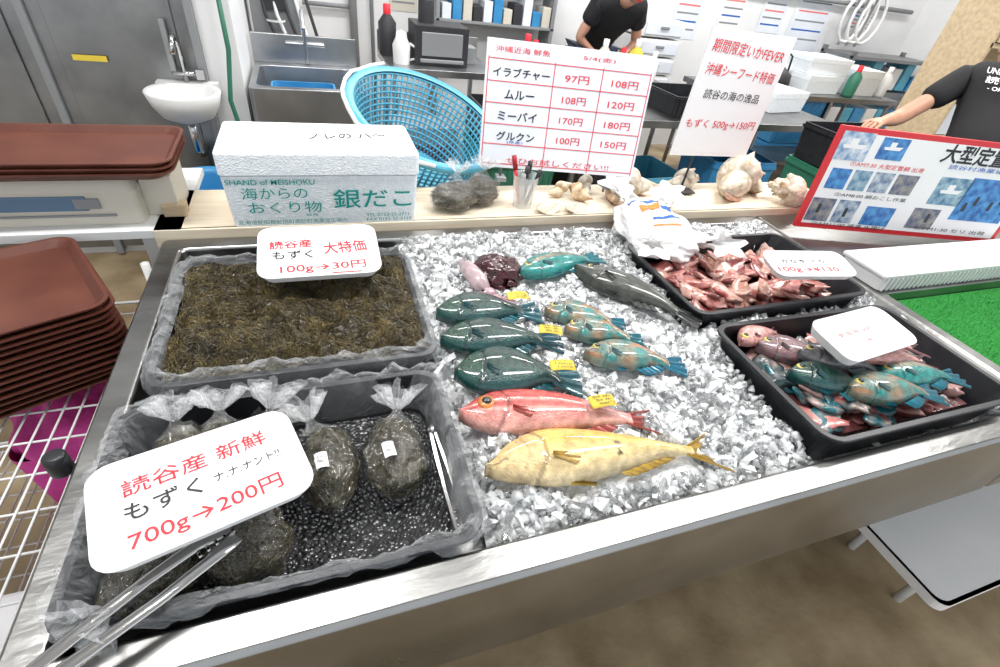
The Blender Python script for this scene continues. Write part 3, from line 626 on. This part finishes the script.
e=group('pen_cup',(.585,1.33,.87)); b=MB(); b.lathe([(.030,0),(.040,.10),(.041,.10),(.039,.10),(.029,.004)],(0,0,0),24,c0=True,c1=True); b.obj('cup',clearp,e)
b=MB()
for i,(c,dx,dy,l) in enumerate((((.5,.02,.03),-.02,.01,.15),((.02,.02,.02),.01,.015,.13),((.03,.03,.04),.018,-.01,.12),((.5,.5,.5),-.01,-.012,.11),((.05,.05,.06),0,0,.125))):
    b.tube([(dx*.4,dy*.4,.005),(dx*1.6,dy*1.6,l*.75)],.006,0,8,c); b.tube([(dx*1.6,dy*1.6,l*.75),(dx*2,dy*2,l)],.0075,0,8,tuple(q*.7 for q in c))
b.obj('markers',vcs,e)
e=group('printed_plastic_bag',(.925,1.10,.895),-.22); b=MB()
def bg(d):
    return 1+.22*N(d.x*2.3,d.y*2.3,d.z*2+3)+.09*N(d.x*6,d.y*6,d.z*4)+.025*N(d.x*18,d.y*18,d.z*10)
b.sph((0,0,0),(.115,.170,.045),0,(1,1,1),90,50,fn=bg)
for k,(x0,y0,dx,dy) in enumerate(((-.03,.14,-.03,.10),(.06,.13,.05,.07),(.09,-.10,.05,-.06),(-.06,-.13,-.02,-.06))):
    loops=[]
    for j in range(5):
        t=j/4; l=[]
        for i in range(24):
            a=2*math.pi*i/24; q=(.035-.02*math.sin(t*2.6)+.03*t*t)*(1+.3*math.sin(a*5+k+j)); l.append((x0+dx*t+q*math.cos(a)*(1 if abs(dy)>abs(dx) else .5),y0+dy*t+q*math.sin(a)*.5,.02+.02*t+q*math.sin(a*1)*.35))
        loops.append(l)
    b.loft(loops,sm=True)
b.obj('bag',bagW,e)
b=MB(); b.sph((0,0,0),(.085,.12,.034),0,lambda p:lerp3((.55,.42,.38),(.75,.73,.7),n3(p[0]*20,p[1]*20)),24,14,fn=bg); b.obj('contents',vmeat,e)
def printed(fn,mat):
    b=MB()
    def surf(x,y):
        r2=(x/.115)**2+(y/.170)**2; d=Vector((x/.115,y/.170,math.sqrt(max(.05,1-r2)))).normalized(); q=bg(d); return (d.x*.115*q,d.y*.170*q,d.z*.045*q+.0018)
    b.grid(lambda u,v:surf(*fn(u,v)),24,10); b.obj('print',mat,e)
printed(lambda u,v:(-.05+.07*u+.01*v,.02+.045*v+.02*u),org); printed(lambda u,v:(-.065+.11*u,.085+.016*v+.02*u),blu); printed(lambda u,v:(-.03+.09*u,-.035+.012*v+.02*u),blu); printed(lambda u,v:(.03+.03*u,.045+.03*v),blu); printed(lambda u,v:(-.04+.08*u,-.07+.008*v+.01*u),org)
# ---------------------------------------------------------------- left side: scale, trays, rack
b=MB(); b.loft([rrect(.60,.19,.015,.87,4,-.72,1.385),rrect(.60,.19,.015,.95,4,-.72,1.385),rrect(.57,.165,.015,.985,4,-.72,1.39)],0,True,True)
b.box((-.75,1.288,.925),(.46,.006,.035),1); b.box((-.72,1.287,.895),(.50,.004,.006),2); b.box((-.52,1.286,.925),(.05,.006,.025),2); b.box((-.385,1.40,.92),(.07,.13,.10),0); b.box((-.36,1.34,.885),(.05,.04,.03),3)
b.obj('electronic_scale',[cream,pm('display_blue',(.12,.20,.30),rough=.2),grey,wood2],bevel=.003)
def stray(b,w,d,z,M,cx,cy):
    def l(ww,dd,r,zz): return [tuple((M@Vector((p[0],p[1],0)))+Vector((cx,cy,zz))) for p in rrect(ww,dd,r,0,6)]
    b.loft([l(w*.9,d*.88,.03,z),l(w*.985,d*.98,.035,z+.014),l(w,d,.04,z+.016),l(w,d,.04,z+.019),l(w-.014,d-.014,.035,z+.019),l(w*.90,d*.88,.03,z+.004)],0,True,True)
b=MB(); Mt=Matrix.Rotation(.02,3,'Z')
for i in range(3): stray(b,.46,.27,.988+i*.012,Mt,-.555,1.385)
b.obj('stacked_serving_trays',brown)
b=MB()
for i in range(13):
    Mt=Matrix.Rotation(.468+U(-.02,.02),3,'Z'); stray(b,.46,.33,.675+i*.0145,Mt,-.690+U(-.003,.003),1.005+U(-.003,.003))
b.obj('stacked_serving_trays',brown)
b=MB(); 
for x in (-1.3,-.42):
    for y in (1.29,1.62): b.box((x,y,.425),(.03,.03,.85))
b.box((-.84,1.45,.86),(1.0,.40,.02)); b.obj('side_table',[whitep])
b=MB()
for z in (.66,.22):
    for i in range(25): b.tube([(-1.15+i*.03,.25,z),(-1.15+i*.03,1.22,z)],.0022,0,5)
    for i in range(13): b.tube([(-1.15,.25+i*.0808,z-.004),(-.43,.25+i*.0808,z-.004)],.0024,0,5)
    for y in (.25,1.22): b.tube([(-1.15,y,z+.03),(-.43,y,z+.03)],.004,0,5)
    for x in (-1.15,-.43): b.tube([(x,.25,z+.03),(x,1.22,z+.03)],.004,0,5)
for x in (-1.15,-.43):
    for y in (.25,1.22): b.tube([(x,y,0),(x,y,.80)],.010,0,8)
b.obj('wire_rack',whitep)
b=MB(); b.sph((-.60,1.04,.50),(.14,.13,.08),0,(1,1,1),40,20,fn=lambda d:1+.25*N(d.x*2,d.y*2,d.z*2)+.08*N(d.x*8,d.y*8,d.z*8))
b.loft([rrect(.24,.24,.04,.23,4,-.60,1.06),rrect(.26,.26,.04,.49,4,-.60,1.05)],0,True,False)
b.obj('magenta_cloth_bundle',pink)
b=MB(); b.loft([rrect(.40,.42,.03,.23,4,-.66,.50),rrect(.42,.44,.03,.25,4,-.66,.50),rrect(.40,.42,.03,.33,4,-.66,.50)],0,True,True); b.obj('folded_white_cloths',paperW,bevel=.01)
# ---------------------------------------------------------------- low white bench and crate on the right
b=MB(); b.loft([rrect(1.1,.33,.03,.27,5,1.95,.27),rrect(1.1,.33,.03,.30,5,1.95,.27)],0,True,True)
b.loft([rrect(1.1,.33,.03,.30,5,1.95,.27),rrect(1.08,.31,.03,.30,5,1.95,.27),rrect(1.08,.31,.03,.29,5,1.95,.27)],0)
for x in (1.62,2.45):
    for y in (.20,.38): b.tube([(x,y,0),(x,y,.28)],.014)
b.obj('white_low_bench',whitep)
b=MB(); b.loft([rrect(.34,.26,.02,0,3,1.60,.60),rrect(.36,.28,.02,.20,3,1.60,.60),rrect(.34,.26,.02,.20,3,1.60,.60),rrect(.32,.24,.02,.01,3,1.60,.60)],0,True,True); b.obj('dark_crate',black)
# ---------------------------------------------------------------- kitchen behind
b=MB(); b.box((.30,1.82,.72),(.66,.5,.03)); 
for x in (0,.6):
    for y in (1.60,2.04): b.box((x,y,.355),(.04,.04,.71))
b.obj('prep_stand',steelD)
Mt=Matrix.Rotation(.30,3,'X')@Matrix.Rotation(.22,3,'Y')
b=MB(); bc=(.31,1.80,.79)
wall=[(.17,.0),(.195,.05),(.215,.11),(.232,.17),(.25,.235)]
b.lathe([(0.02,0),(.17,0)],bc,48,0,M=Mt)
b.lathe([(.248,.232),(.272,.238),(.276,.228),(.278,.238),(.270,.250),(.248,.245)],bc,48,0,M=Mt)
for k in range(72):
    a=2*math.pi*k/72; b.tube([Vector(bc)+Mt@Vector((r*math.cos(a),r*math.sin(a),z)) for r,z in wall],.0042,0,5)
for q in range(13):
    z=.235*q/12; r=.17+.08*(q/12)**.8; b.tube([Vector(bc)+Mt@Vector((r*math.cos(a*.1571),r*math.sin(a*.1571),z)) for a in range(41)],.0038,0,5,cap=False)
b.tube([Vector(bc)+Mt@Vector((.282*math.cos(a*.2),.282*math.sin(a*.2),.246+.006*math.sin(a*2))) for a in range(10,24)],.007,1,6)
b.obj('blue_basket',[cyanP,whitep])
def table(name,x0,x1,y0,y1,z,mat=steelD,back=0):
    b=MB(); b.box(((x0+x1)/2,(y0+y1)/2,z-.02),(x1-x0,y1-y0,.04)); 
    for x in (x0+.04,x1-.04):
        for y in (y0+.04,y1-.04): b.tube([(x,y,0),(x,y,z-.03)],.018)
    b.box(((x0+x1)/2,(y0+y1)/2,.25),(x1-x0-.06,y1-y0-.06,.02))
    if back: b.box(((x0+x1)/2,y1-.01,z+back/2),(x1-x0,.015,back))
    return b.obj(name,[mat],bevel=.002)
steelS=pm('stainless_sink',(.40,.41,.42),(.50,.51,.52),scale=6,rough=.34,metal=1,rvar=.08)
b=MB(); sx,sy=-.01,2.98
b.loft([rrect(.54,.58,.02,.60,4,sx,sy),rrect(.54,.58,.02,.85,4,sx,sy),rrect(.48,.44,.05,.85,4,sx,sy-.02),rrect(.46,.42,.05,.66,4,sx,sy-.02)],0,True,True)
b.box((sx,sy+.28,.92),(.54,.02,.14))
for x in (sx-.25,sx+.25):
    for y in (sy-.26,sy+.26): b.tube([(x,y,0),(x,y,.62)],.018)
b.tube([(sx,sy+.25,.86),(sx,sy+.25,1.05),(sx,sy+.15,1.12),(sx,sy+.05,1.05)],.011); b.tube([(sx-.1,sy+.26,.95),(sx+.1,sy+.26,.95)],.012)
b.tube([(sx-.1,sy-.1,.62),(sx-.1,sy-.1,.4),(sx,sy,.2),(sx,sy,0)],.02,1)
b.obj('kitchen_sink',[steelS,whitep],bevel=.003)
b=MB(); b.loft([rrect(.30,.2,.03,.662,4,-.04,2.96),rrect(.32,.22,.03,.80,4,-.04,2.96),rrect(.30,.20,.03,.80,4,-.04,2.96),rrect(.28,.18,.03,.67,4,-.04,2.96)],0,True,True); b.obj('blue_wash_tub',blueP)
table('steel_side_table',.45,1.15,3.3,3.85,.85,steelS,back=.12)
b=MB(); b.box((.80,3.55,.96),(.34,.26,.22)); b.box((.80,3.415,.97),(.26,.01,.13),1); b.box((.80,3.41,.88),(.28,.02,.02),1); b.lathe([(.05,0),(.05,.12),(.03,.14)],(.72,3.55,1.07),16,0,c1=True); b.box((1.02,3.6,.90),(.08,.12,.10),1)
b.obj('black_coffee_machine',[dark,grey],bevel=.006)
b=MB(); b.lathe([(.05,0),(.055,.10),(.035,.14),(.03,.17),(0,.18)],(.55,3.45,.85),18); b.tube([(.60,3.45,.96),(.64,3.45,.94),(.64,3.45,.88),(.6,3.45,.87)],.008); b.obj('water_jug',whitep)
b=MB(); b.box((.62,3.12,.30),(.40,.26,.60),0); b.box((.62,2.985,.40),(.34,.012,.20),1); b.obj('brown_storage_crate',[grey,brown],bevel=.005)
b=MB(); b.tube([(.36,4.55,0),(.36,4.55,2.9)],.03); b.tube([(.50,4.55,0),(.50,4.55,2.9)],.015); b.tube([(.0,4.56,1.0),(.36,4.56,1.0)],.015); b.obj('wall_pipes',grey)
b=MB()
for k in range(5): b.tube([(-.24+.05*k,3.5,1.4),(-.20+.06*k,3.45,1.05),(-.10+.05*k,3.4,.8),(-.15+.07*k,3.35,.5),(0,3.3,.02)],.010,(k%2)*2)
b.box((-.15,3.55,1.1),(.25,.16,.7),1); b.box((-.15,3.46,1.15),(.12,.02,.16),0); b.lathe([(.05,0),(.05,.01)],(-.15,3.45,1.02),16,2)
b.tube([(-.15,3.55,0),(-.15,3.55,.8)],.04,1)
b.obj('water_heater_with_hoses',[dark,grey,whitep],bevel=.004)
b=MB(); 
for i in range(5):
    b.box((2.85,4.30,.55+i*.14),(.42,.40,.125),0); b.box((2.85,4.095,.55+i*.14),(.36,.01,.09),1); b.box((2.85,4.085,.56+i*.14),(.08,.012,.02),2)
b.box((2.85,4.3,.24),(.42,.4,.48),0); b.obj('white_drawer_unit',[whitep,paper,grey],bevel=.003)
table('work_table',1.30,3.20,2.38,3.05,.85)
table('work_table',1.35,2.55,3.35,3.80,.82)
table('work_table',3.0,5.0,3.35,3.85,.82)
def crate(name,x,y,z,w,d,h,mat,rz=0):
    b=MB(); b.loft([rrect(w*.94,d*.94,.02,0),rrect(w,d,.02,h),rrect(w-.02,d-.02,.02,h),rrect(w*.90,d*.90,.02,.012)],0,True,True)
    n=int(w/.04)
    for i in range(n): b.box((-w/2+.03+i*(w-.06)/max(1,n-1),-d/2*.97-.002,h*.5),(.008,.01,h*.8))
    b.loft([rrect(w+.012,d+.012,.02,h*.86),rrect(w+.012,d+.012,.02,h*.93),rrect(w,d,.02,h*.93)],0)
    return b.obj(name,mat,None,(x,y,z),rz)
crate('black_fish_crate',2.15,2.62,.852,.50,.34,.11,black,.05)
for k in range(4): crate('stacked_blue_crate',4.70,4.2,.227*k,.55,.4,.22,cyanP if k==3 else blueP,.02*((k%3)-1))
crate('green_fish_crate',2.75,1.9,.0,.5,.36,.26,greenP); crate('black_fish_crate',2.75,1.9,.265,.5,.36,.26,black,.03); crate('green_fish_crate',2.75,1.92,.53,.5,.36,.24,greenP,-.04); crate('black_fish_crate',2.75,1.92,.775,.5,.36,.18,black,.02)
crate('light_blue_tub',3.35,3.6,.822,.5,.35,.13,cyanP,.1); crate('blue_tub',3.36,3.6,.955,.5,.35,.13,blueP,.05); crate('small_blue_tub',1.75,3.6,.822,.40,.28,.12,blueP,.1)
crate('under_table_blue_crate',2.0,2.72,.265,.5,.4,.2,cyanP,.1); crate('under_table_black_crate',1.55,2.72,.265,.33,.4,.3,black,.1); crate('under_table_blue_crate',2.7,2.72,.265,.5,.4,.3,blueP,-.05)
crate('black_fish_crate',1.05,2.7,0,.4,.5,.3,black,.1); crate('green_fish_crate',1.05,2.7,.305,.4,.5,.3,greenP,.05); crate('black_fish_crate',1.05,2.7,.61,.4,.5,.2,black,.0)
for i,(x,y,z,w,d,h,rz) in enumerate(((4.12,3.6,.822,.45,.32,.14,.1),(4.14,3.62,.965,.45,.32,.12,-.03),(4.64,3.62,.822,.36,.3,.2,0),(2.95,2.80,.852,.36,.28,.12,.2))):
    b=MB(); b.loft([rrect(w*.96,d*.96,.01,0),rrect(w,d,.01,h*.68),rrect(w*.985,d*.985,.01,h*.69),rrect(w*1.01,d*1.01,.01,h*.70),rrect(w*1.01,d*1.01,.01,h)],0,True,True); b.obj('styrofoam_box',foam,None,(x,y,z),rz,bevel=.003)
b=MB(); b.lathe([(.05,0),(.12,.03),(.16,.09),(.17,.10),(.155,.09),(.11,.035),(0,.01)],(1.55,2.6,.852),28); b.obj('steel_bowl',chrome)
b=MB(); b.lathe([(.06,0),(.07,.10),(.065,.10),(.055,.01),(0,.01)],(1.85,2.95,.852),20,c0=True); b.obj('white_cup',whitep)
b=MB(); b.lathe([(.0,0),(.10,0),(.12,.05),(.11,.11),(.05,.15),(.02,.17),(0,.18)],(3.74,3.60,.822),20); b.tube([(3.64,3.6,.93),(3.66,3.6,1.06),(3.74,3.6,1.10),(3.82,3.6,1.06),(3.84,3.6,.93)],.008); b.obj('black_kettle',dark)
b=MB(); b.loft([rrect(.28,.26,.02,.852,4,1.55,2.92),rrect(.22,.2,.02,.95,4,1.55,2.92)],0,True,True); b.box((1.55,2.92,.97),(.26,.24,.012),1); b.box((1.55,2.80,.90),(.12,.01,.05),2); b.obj('kitchen_scale',[whitep,steelD,dark],bevel=.003)
def bottle(x,y,z,s,mat,name='squeeze_bottle'):
    b=MB(); b.lathe([(.0,0),(.036*s,0),(.038*s,.02),(.038*s,.12*s),(.015*s,.15*s),(.012*s,.18*s),(0,.182*s)],(x,y,z),14,0); b.lathe([(.016*s,.15*s),(.016*s,.185*s),(0,.187*s)],(x,y,z),12,1); b.obj(name,[mat,red if R()<.4 else whitep])
for (x,y,z,s,mm) in ((1.40,3.5,.822,1.3,whitep),(1.48,3.55,.822,1.1,greenP),(2.05,3.6,.822,1.3,cream),(2.18,3.55,.822,1.1,blueP),(2.32,3.6,.822,1.4,yel),(2.42,3.5,.822,1.1,whitep),(2.45,2.95,.852,1.2,cream),(2.54,2.9,.852,1,blueP),(.50,3.7,.852,1.5,dark),(3.05,3.42,.822,1.2,whitep),(4.42,3.42,.822,1.3,greenP),(4.9,3.5,.822,1.3,whitep)): bottle(x,y,z,s,mm)
b=MB()
for i in range(5): b.box((2.64+.035*i,2.98,.97),(.012,.12,.22+.01*i),i%3)
b.box((2.71,2.98,.857),(.20,.1,.01),0); b.obj('cutting_board_rack',[paperW,greenP,cyanP],bevel=.002)
b=MB()
for z in (1.0,1.3): b.box((1.45,4.45,z),(1.0,.24,.02),0)
for x in (.97,1.93): b.box((x,4.45,.7),(.03,.24,1.4),0)
for i in range(11): b.box((1.04+.083*i,4.43,1.01+.05+.02*(i%3)),(.07,.18,.10+.04*(i%3)),1+(i*5)%4)
b.obj('supply_shelf',[grey,paper,blueP,cream,dark],bevel=.003)
for (x,z,w,h,mm) in ((3.4,1.2,.3,.4,paper),(3.9,1.22,.28,.38,paperW),(4.4,1.3,.3,.36,paper),(4.9,1.25,.5,.5,paper),(5.6,1.32,.3,.2,paper),(.75,1.15,.22,.3,cream)):
    g=group('wall_notice',M=Matrix(((1,0,0,x),(0,0,-1,4.597),(0,1,0,z),(0,0,0,1)))); bar(g,0,0,w,h,mm,name='sheet')
    for k in range(5): bar(g,0,h*(.34-.16*k),w*.8,.014,[grey,blu,grey,redL][(k+int(x*3))%4],.0016)
b=MB()
for k in range(3):
    x=5.25+.12*k; pts=[(x,4.5,2.2),(x,4.5,1.5)]+[(x+.16*math.sin(a*.5),4.42-.002*a,1.35+.22*math.cos(a*.5)) for a in range(13)]+[(x,4.45,1.1)]
    b.tube(pts,.016,0,8)
b.tube([(3.5,4.55,1.45),(6.2,4.55,1.45)],.02,1); b.obj('coiled_water_hose',[whitep,grey])
b=MB(); 
for z in (.35,.75,1.05): b.box((5.6,4.2,z),(1.2,.40,.03),0)
for x in (5.02,6.18):
    for y in (4.02,4.38): b.box((x,y,.55),(.04,.04,1.1),0)
for i in range(7): b.box((5.15+i*.16,4.18,.85+.03*(i%3)),(.12,.25,.14+.06*(i%3)),1+i%3)
for i in range(6): b.box((5.15+i*.18,4.18,.48),(.15,.3,.22),1+(i+1)%3)
b.obj('storage_rack',[steelD,blueP,whitep,cyanP],bevel=.003)
b=MB(); 
for z in (.05,.75,1.36,1.75): b.box((4.80,2.72,z),(.9,.36,.03))
for x in (4.36,5.24): b.box((x,2.72,.9),(.03,.36,1.8))
b.box((4.80,2.89,.9),(.9,.012,1.78)); b.box((4.80,2.53,1.56),(.84,.02,.36),0)
for i in range(4): b.box((4.5+.18*i,2.68,.87+.01*i),(.14,.22,.2+.03*i),1+i%3)
b.obj('wooden_cupboard',[wood2,paper,greenP,cyanP],bevel=.002)
# ---------------------------------------------------------------- people
def skin(name,vs,es,rad,mat,parent,sub=2):
    me=bpy.data.meshes.new(name); me.from_pydata(vs,es,[]); me.update(); o=bpy.data.objects.new(name,me); COL.objects.link(o); o.parent=parent
    o.modifiers.new('skin','SKIN'); 
    for i,r in enumerate(rad):
        sv=me.skin_vertices[0].data[i]; sv.radius=r if isinstance(r,tuple) else (r,r); sv.use_root=(i==0)
    s=o.modifiers.new('sub','SUBSURF'); s.levels=sub; s.render_levels=sub; me.materials.append(mat); o.modifiers['skin'].use_smooth_shade=True
    return o
def person(name,loc,yaw,lean,top,cap=None,lw=(-.30,.30,1.0),rw=(.30,.32,1.0)):
    e=group(name,loc,yaw); s,c=math.sin(lean),math.cos(lean); hz=.92
    P=lambda x,a,o=0:(x,s*a-o*c,hz+c*a+o*s)
    LS,RS=Vector(P(-.17,.47)),Vector(P(.17,.47)); LW,RW=Vector(lw),Vector(rw)
    def elbow(S,Wv,sd):
        m=(S+Wv)/2; return m+Vector((sd*.07,-.04,-.10))
    LE,RE=elbow(LS,LW,-1),elbow(RS,RW,1)
    vs=[P(0,-.02),P(0,.15),P(0,.34),P(0,.47),LS,tuple(LS.lerp(LE,.35)),tuple(LS.lerp(LE,.62)),RS,tuple(RS.lerp(RE,.35)),tuple(RS.lerp(RE,.62)),P(0,.54)]
    skin('shirt',[tuple(v) for v in vs],[(0,1),(1,2),(2,3),(3,4),(4,5),(5,6),(3,7),(7,8),(8,9),(3,10)],[(.17,.12),(.165,.115),(.18,.12),(.15,.10),.085,.072,.068,.085,.072,.068,.065],top,e)
    for S,E,Wv,sd,nm in ((LS,LE,LW,-1,'left_arm'),(RS,RE,RW,1,'right_arm')):
        d=(Wv-E).normalized(); vs=[S.lerp(E,.5),E,E.lerp(Wv,.5),Wv,Wv+d*.05,Wv+d*.085]; es=[(0,1),(1,2),(2,3),(3,4),(4,5)]; rd=[.045,.042,.036,(.027,.022),(.036,.018),(.038,.016)]
        sdv=d.cross(Vector((0,0,1))).normalized()
        for k,(off,ln) in enumerate(((-.030,.060),(-.010,.072),(.010,.068),(.028,.052))):
            b0=len(vs); q=Wv+d*.088+sdv*off; vs+=[q,q+d*ln*.5+Vector((0,0,-.008)),q+d*ln*.9+Vector((0,0,-.026))]; es+=[(5,b0),(b0,b0+1),(b0+1,b0+2)]; rd+=[.010,.009,.008]
        b0=len(vs); q=Wv+d*.03-sdv*sd*.035; vs+=[q,q+d*.035-sdv*sd*.022+Vector((0,0,-.015))]; es+=[(4,b0),(b0,b0+1)]; rd+=[.012,.009]
        skin(nm,[tuple(v) for v in vs],es,rd,skinM,e)
    skin('trousers',[P(0,.02),(-.10,0,.86),(-.11,.02,.48),(-.11,0,.08),(.10,0,.86),(.11,.02,.48),(.11,0,.08)],[(0,1),(1,2),(2,3),(0,4),(4,5),(5,6)],[(.16,.12),.10,.07,.055,.10,.07,.055],denim,e)
    b=MB()
    for x in (-.11,.11): b.sph((x,.05,.045),(.05,.13,.045),0,(1,1,1))
    b.obj('shoes',dark,e)
    hc=Vector(P(0,.70,-.02))+Vector((0,.03,0)); b=MB(); tl=Matrix.Rotation(-lean*.55,3,'X')
    def hd(r,fn=None,c=(0,0,0),mat=0,n=24,k=18):
        t=MB(); t.sph(c,r,0,(1,1,1),n,k,fn); vs=[tl@Vector(v)+hc for v in t.v]; b.add(vs,t.f,mat)
    hd((.077,.098,.118),lambda d:1-.10*max(0,-d.z)*(1-max(0,d.y)*.5)+.03*max(0,d.y)*max(0,-d.z))
    hd((.012,.020,.022),None,(0,.098,-.012)); hd((.020,.008,.006),None,(0,.088,-.055),3)
    for sx in(-1,1): hd((.011,.007,.007),None,(sx*.030,.086,.012),2); hd((.010,.018,.028),None,(sx*.078,0,-.005)); hd((.016,.005,.004),None,(sx*.031,.089,.032),1)
    hd((.084,.104,.110),lambda d:1 if (d.y<.35 or d.z>.55) and d.z>-.45 else .80,(0,-.008,.018),1)
    mats=[skinM,hairM,whitep,red]
    if cap: hd((.088,.108,.085),lambda d:1 if d.z>-.05 else .8,(0,-.006,.050),4); hd((.065,.055,.008),None,(0,.12,.055),4); mats.append(cap)
    b.tube([P(0,.50),tuple(hc+Vector((0,-.03*c,-.06)))],[.055,.05],0,14)
    b.obj('head',mats,e)
    return e,P
ln=.80
e,P=person('man_in_black_tshirt',(3.07,1.54,0),-math.radians(50),ln,tshirt,lw=(-.46,-.08,1.03),rw=(.30,.45,.98))
s,c=math.sin(ln),math.cos(ln)
f=group('shirt_print',M=Matrix(((1,0,0,0),(0,s,-c,s*.36-c*.137),(0,c,s,.92+c*.36+s*.137),(0,0,0,1)))); f.parent=e
T(f,'UNDER THE SEA',-.02,.05,.24,.034,paperW,0,.02); T(f,'読谷漁協',-.02,.0,.22,.040,paperW,0,.02); T(f,'- OKINAWA -',-.02,-.045,.18,.022,paperW,0,.02)
person('kitchen_worker',(2.25,4.22,0),math.pi,.80,tshirt,shirtW,lw=(-.2,.30,.98),rw=(.2,.30,.98))
flushtext()
# ---------------------------------------------------------------- lights
lampm=pm('lamp_tube',(1,1,1),emit=3)
for (x,y) in ((-.6,1.0),(1.4,1.0),(3.4,1.2),(.8,3.2),(2.6,3.4),(4.8,3.4)):
    b=MB(); b.box((0,0,.03),(1.25,.2,.04),0); b.tube([(-.6,.05,0),(.6,.05,0)],.014,1); b.tube([(-.6,-.05,0),(.6,-.05,0)],.014,1); b.obj('fluorescent_fixture',[whitep,lampm],None,(x,y,2.94))
    l=bpy.data.lights.new('tube_light','AREA'); l.shape='RECTANGLE'; l.size=1.2; l.size_y=.25; l.energy=44; l.color=(1,.985,.96)
    o=bpy.data.objects.new('tube_light',l); COL.objects.link(o); o.location=(x,y,2.88)
w=bpy.data.worlds.new('daylight'); bpy.context.scene.world=w; w.use_nodes=True; w.node_tree.nodes['Background'].inputs[0].default_value=(.90,.95,1,1); w.node_tree.nodes['Background'].inputs[1].default_value=1.3
# ---------------------------------------------------------------- camera
F=485.0
ey=Vector((-208,-420,485)).normalized(); ex=Vector((1470,-168,485)); ex=(ex-ex.dot(ey)*ey).normalized(); up=ex.cross(ey)
cam=bpy.data.cameras.new('camera'); o=bpy.data.objects.new('camera',cam); COL.objects.link(o)
m=Matrix(((ex.x,-ex.y,-ex.z),(ey.x,-ey.y,-ey.z),(up.x,-up.y,-up.z))).to_4x4(); m.translation=(0,0,1.5); o.matrix_world=m
cam.sensor_width=36; cam.lens=36*F/1000; cam.clip_start=.02
bpy.context.scene.camera=o
bpy.context.scene.view_settings.view_transform='Standard'
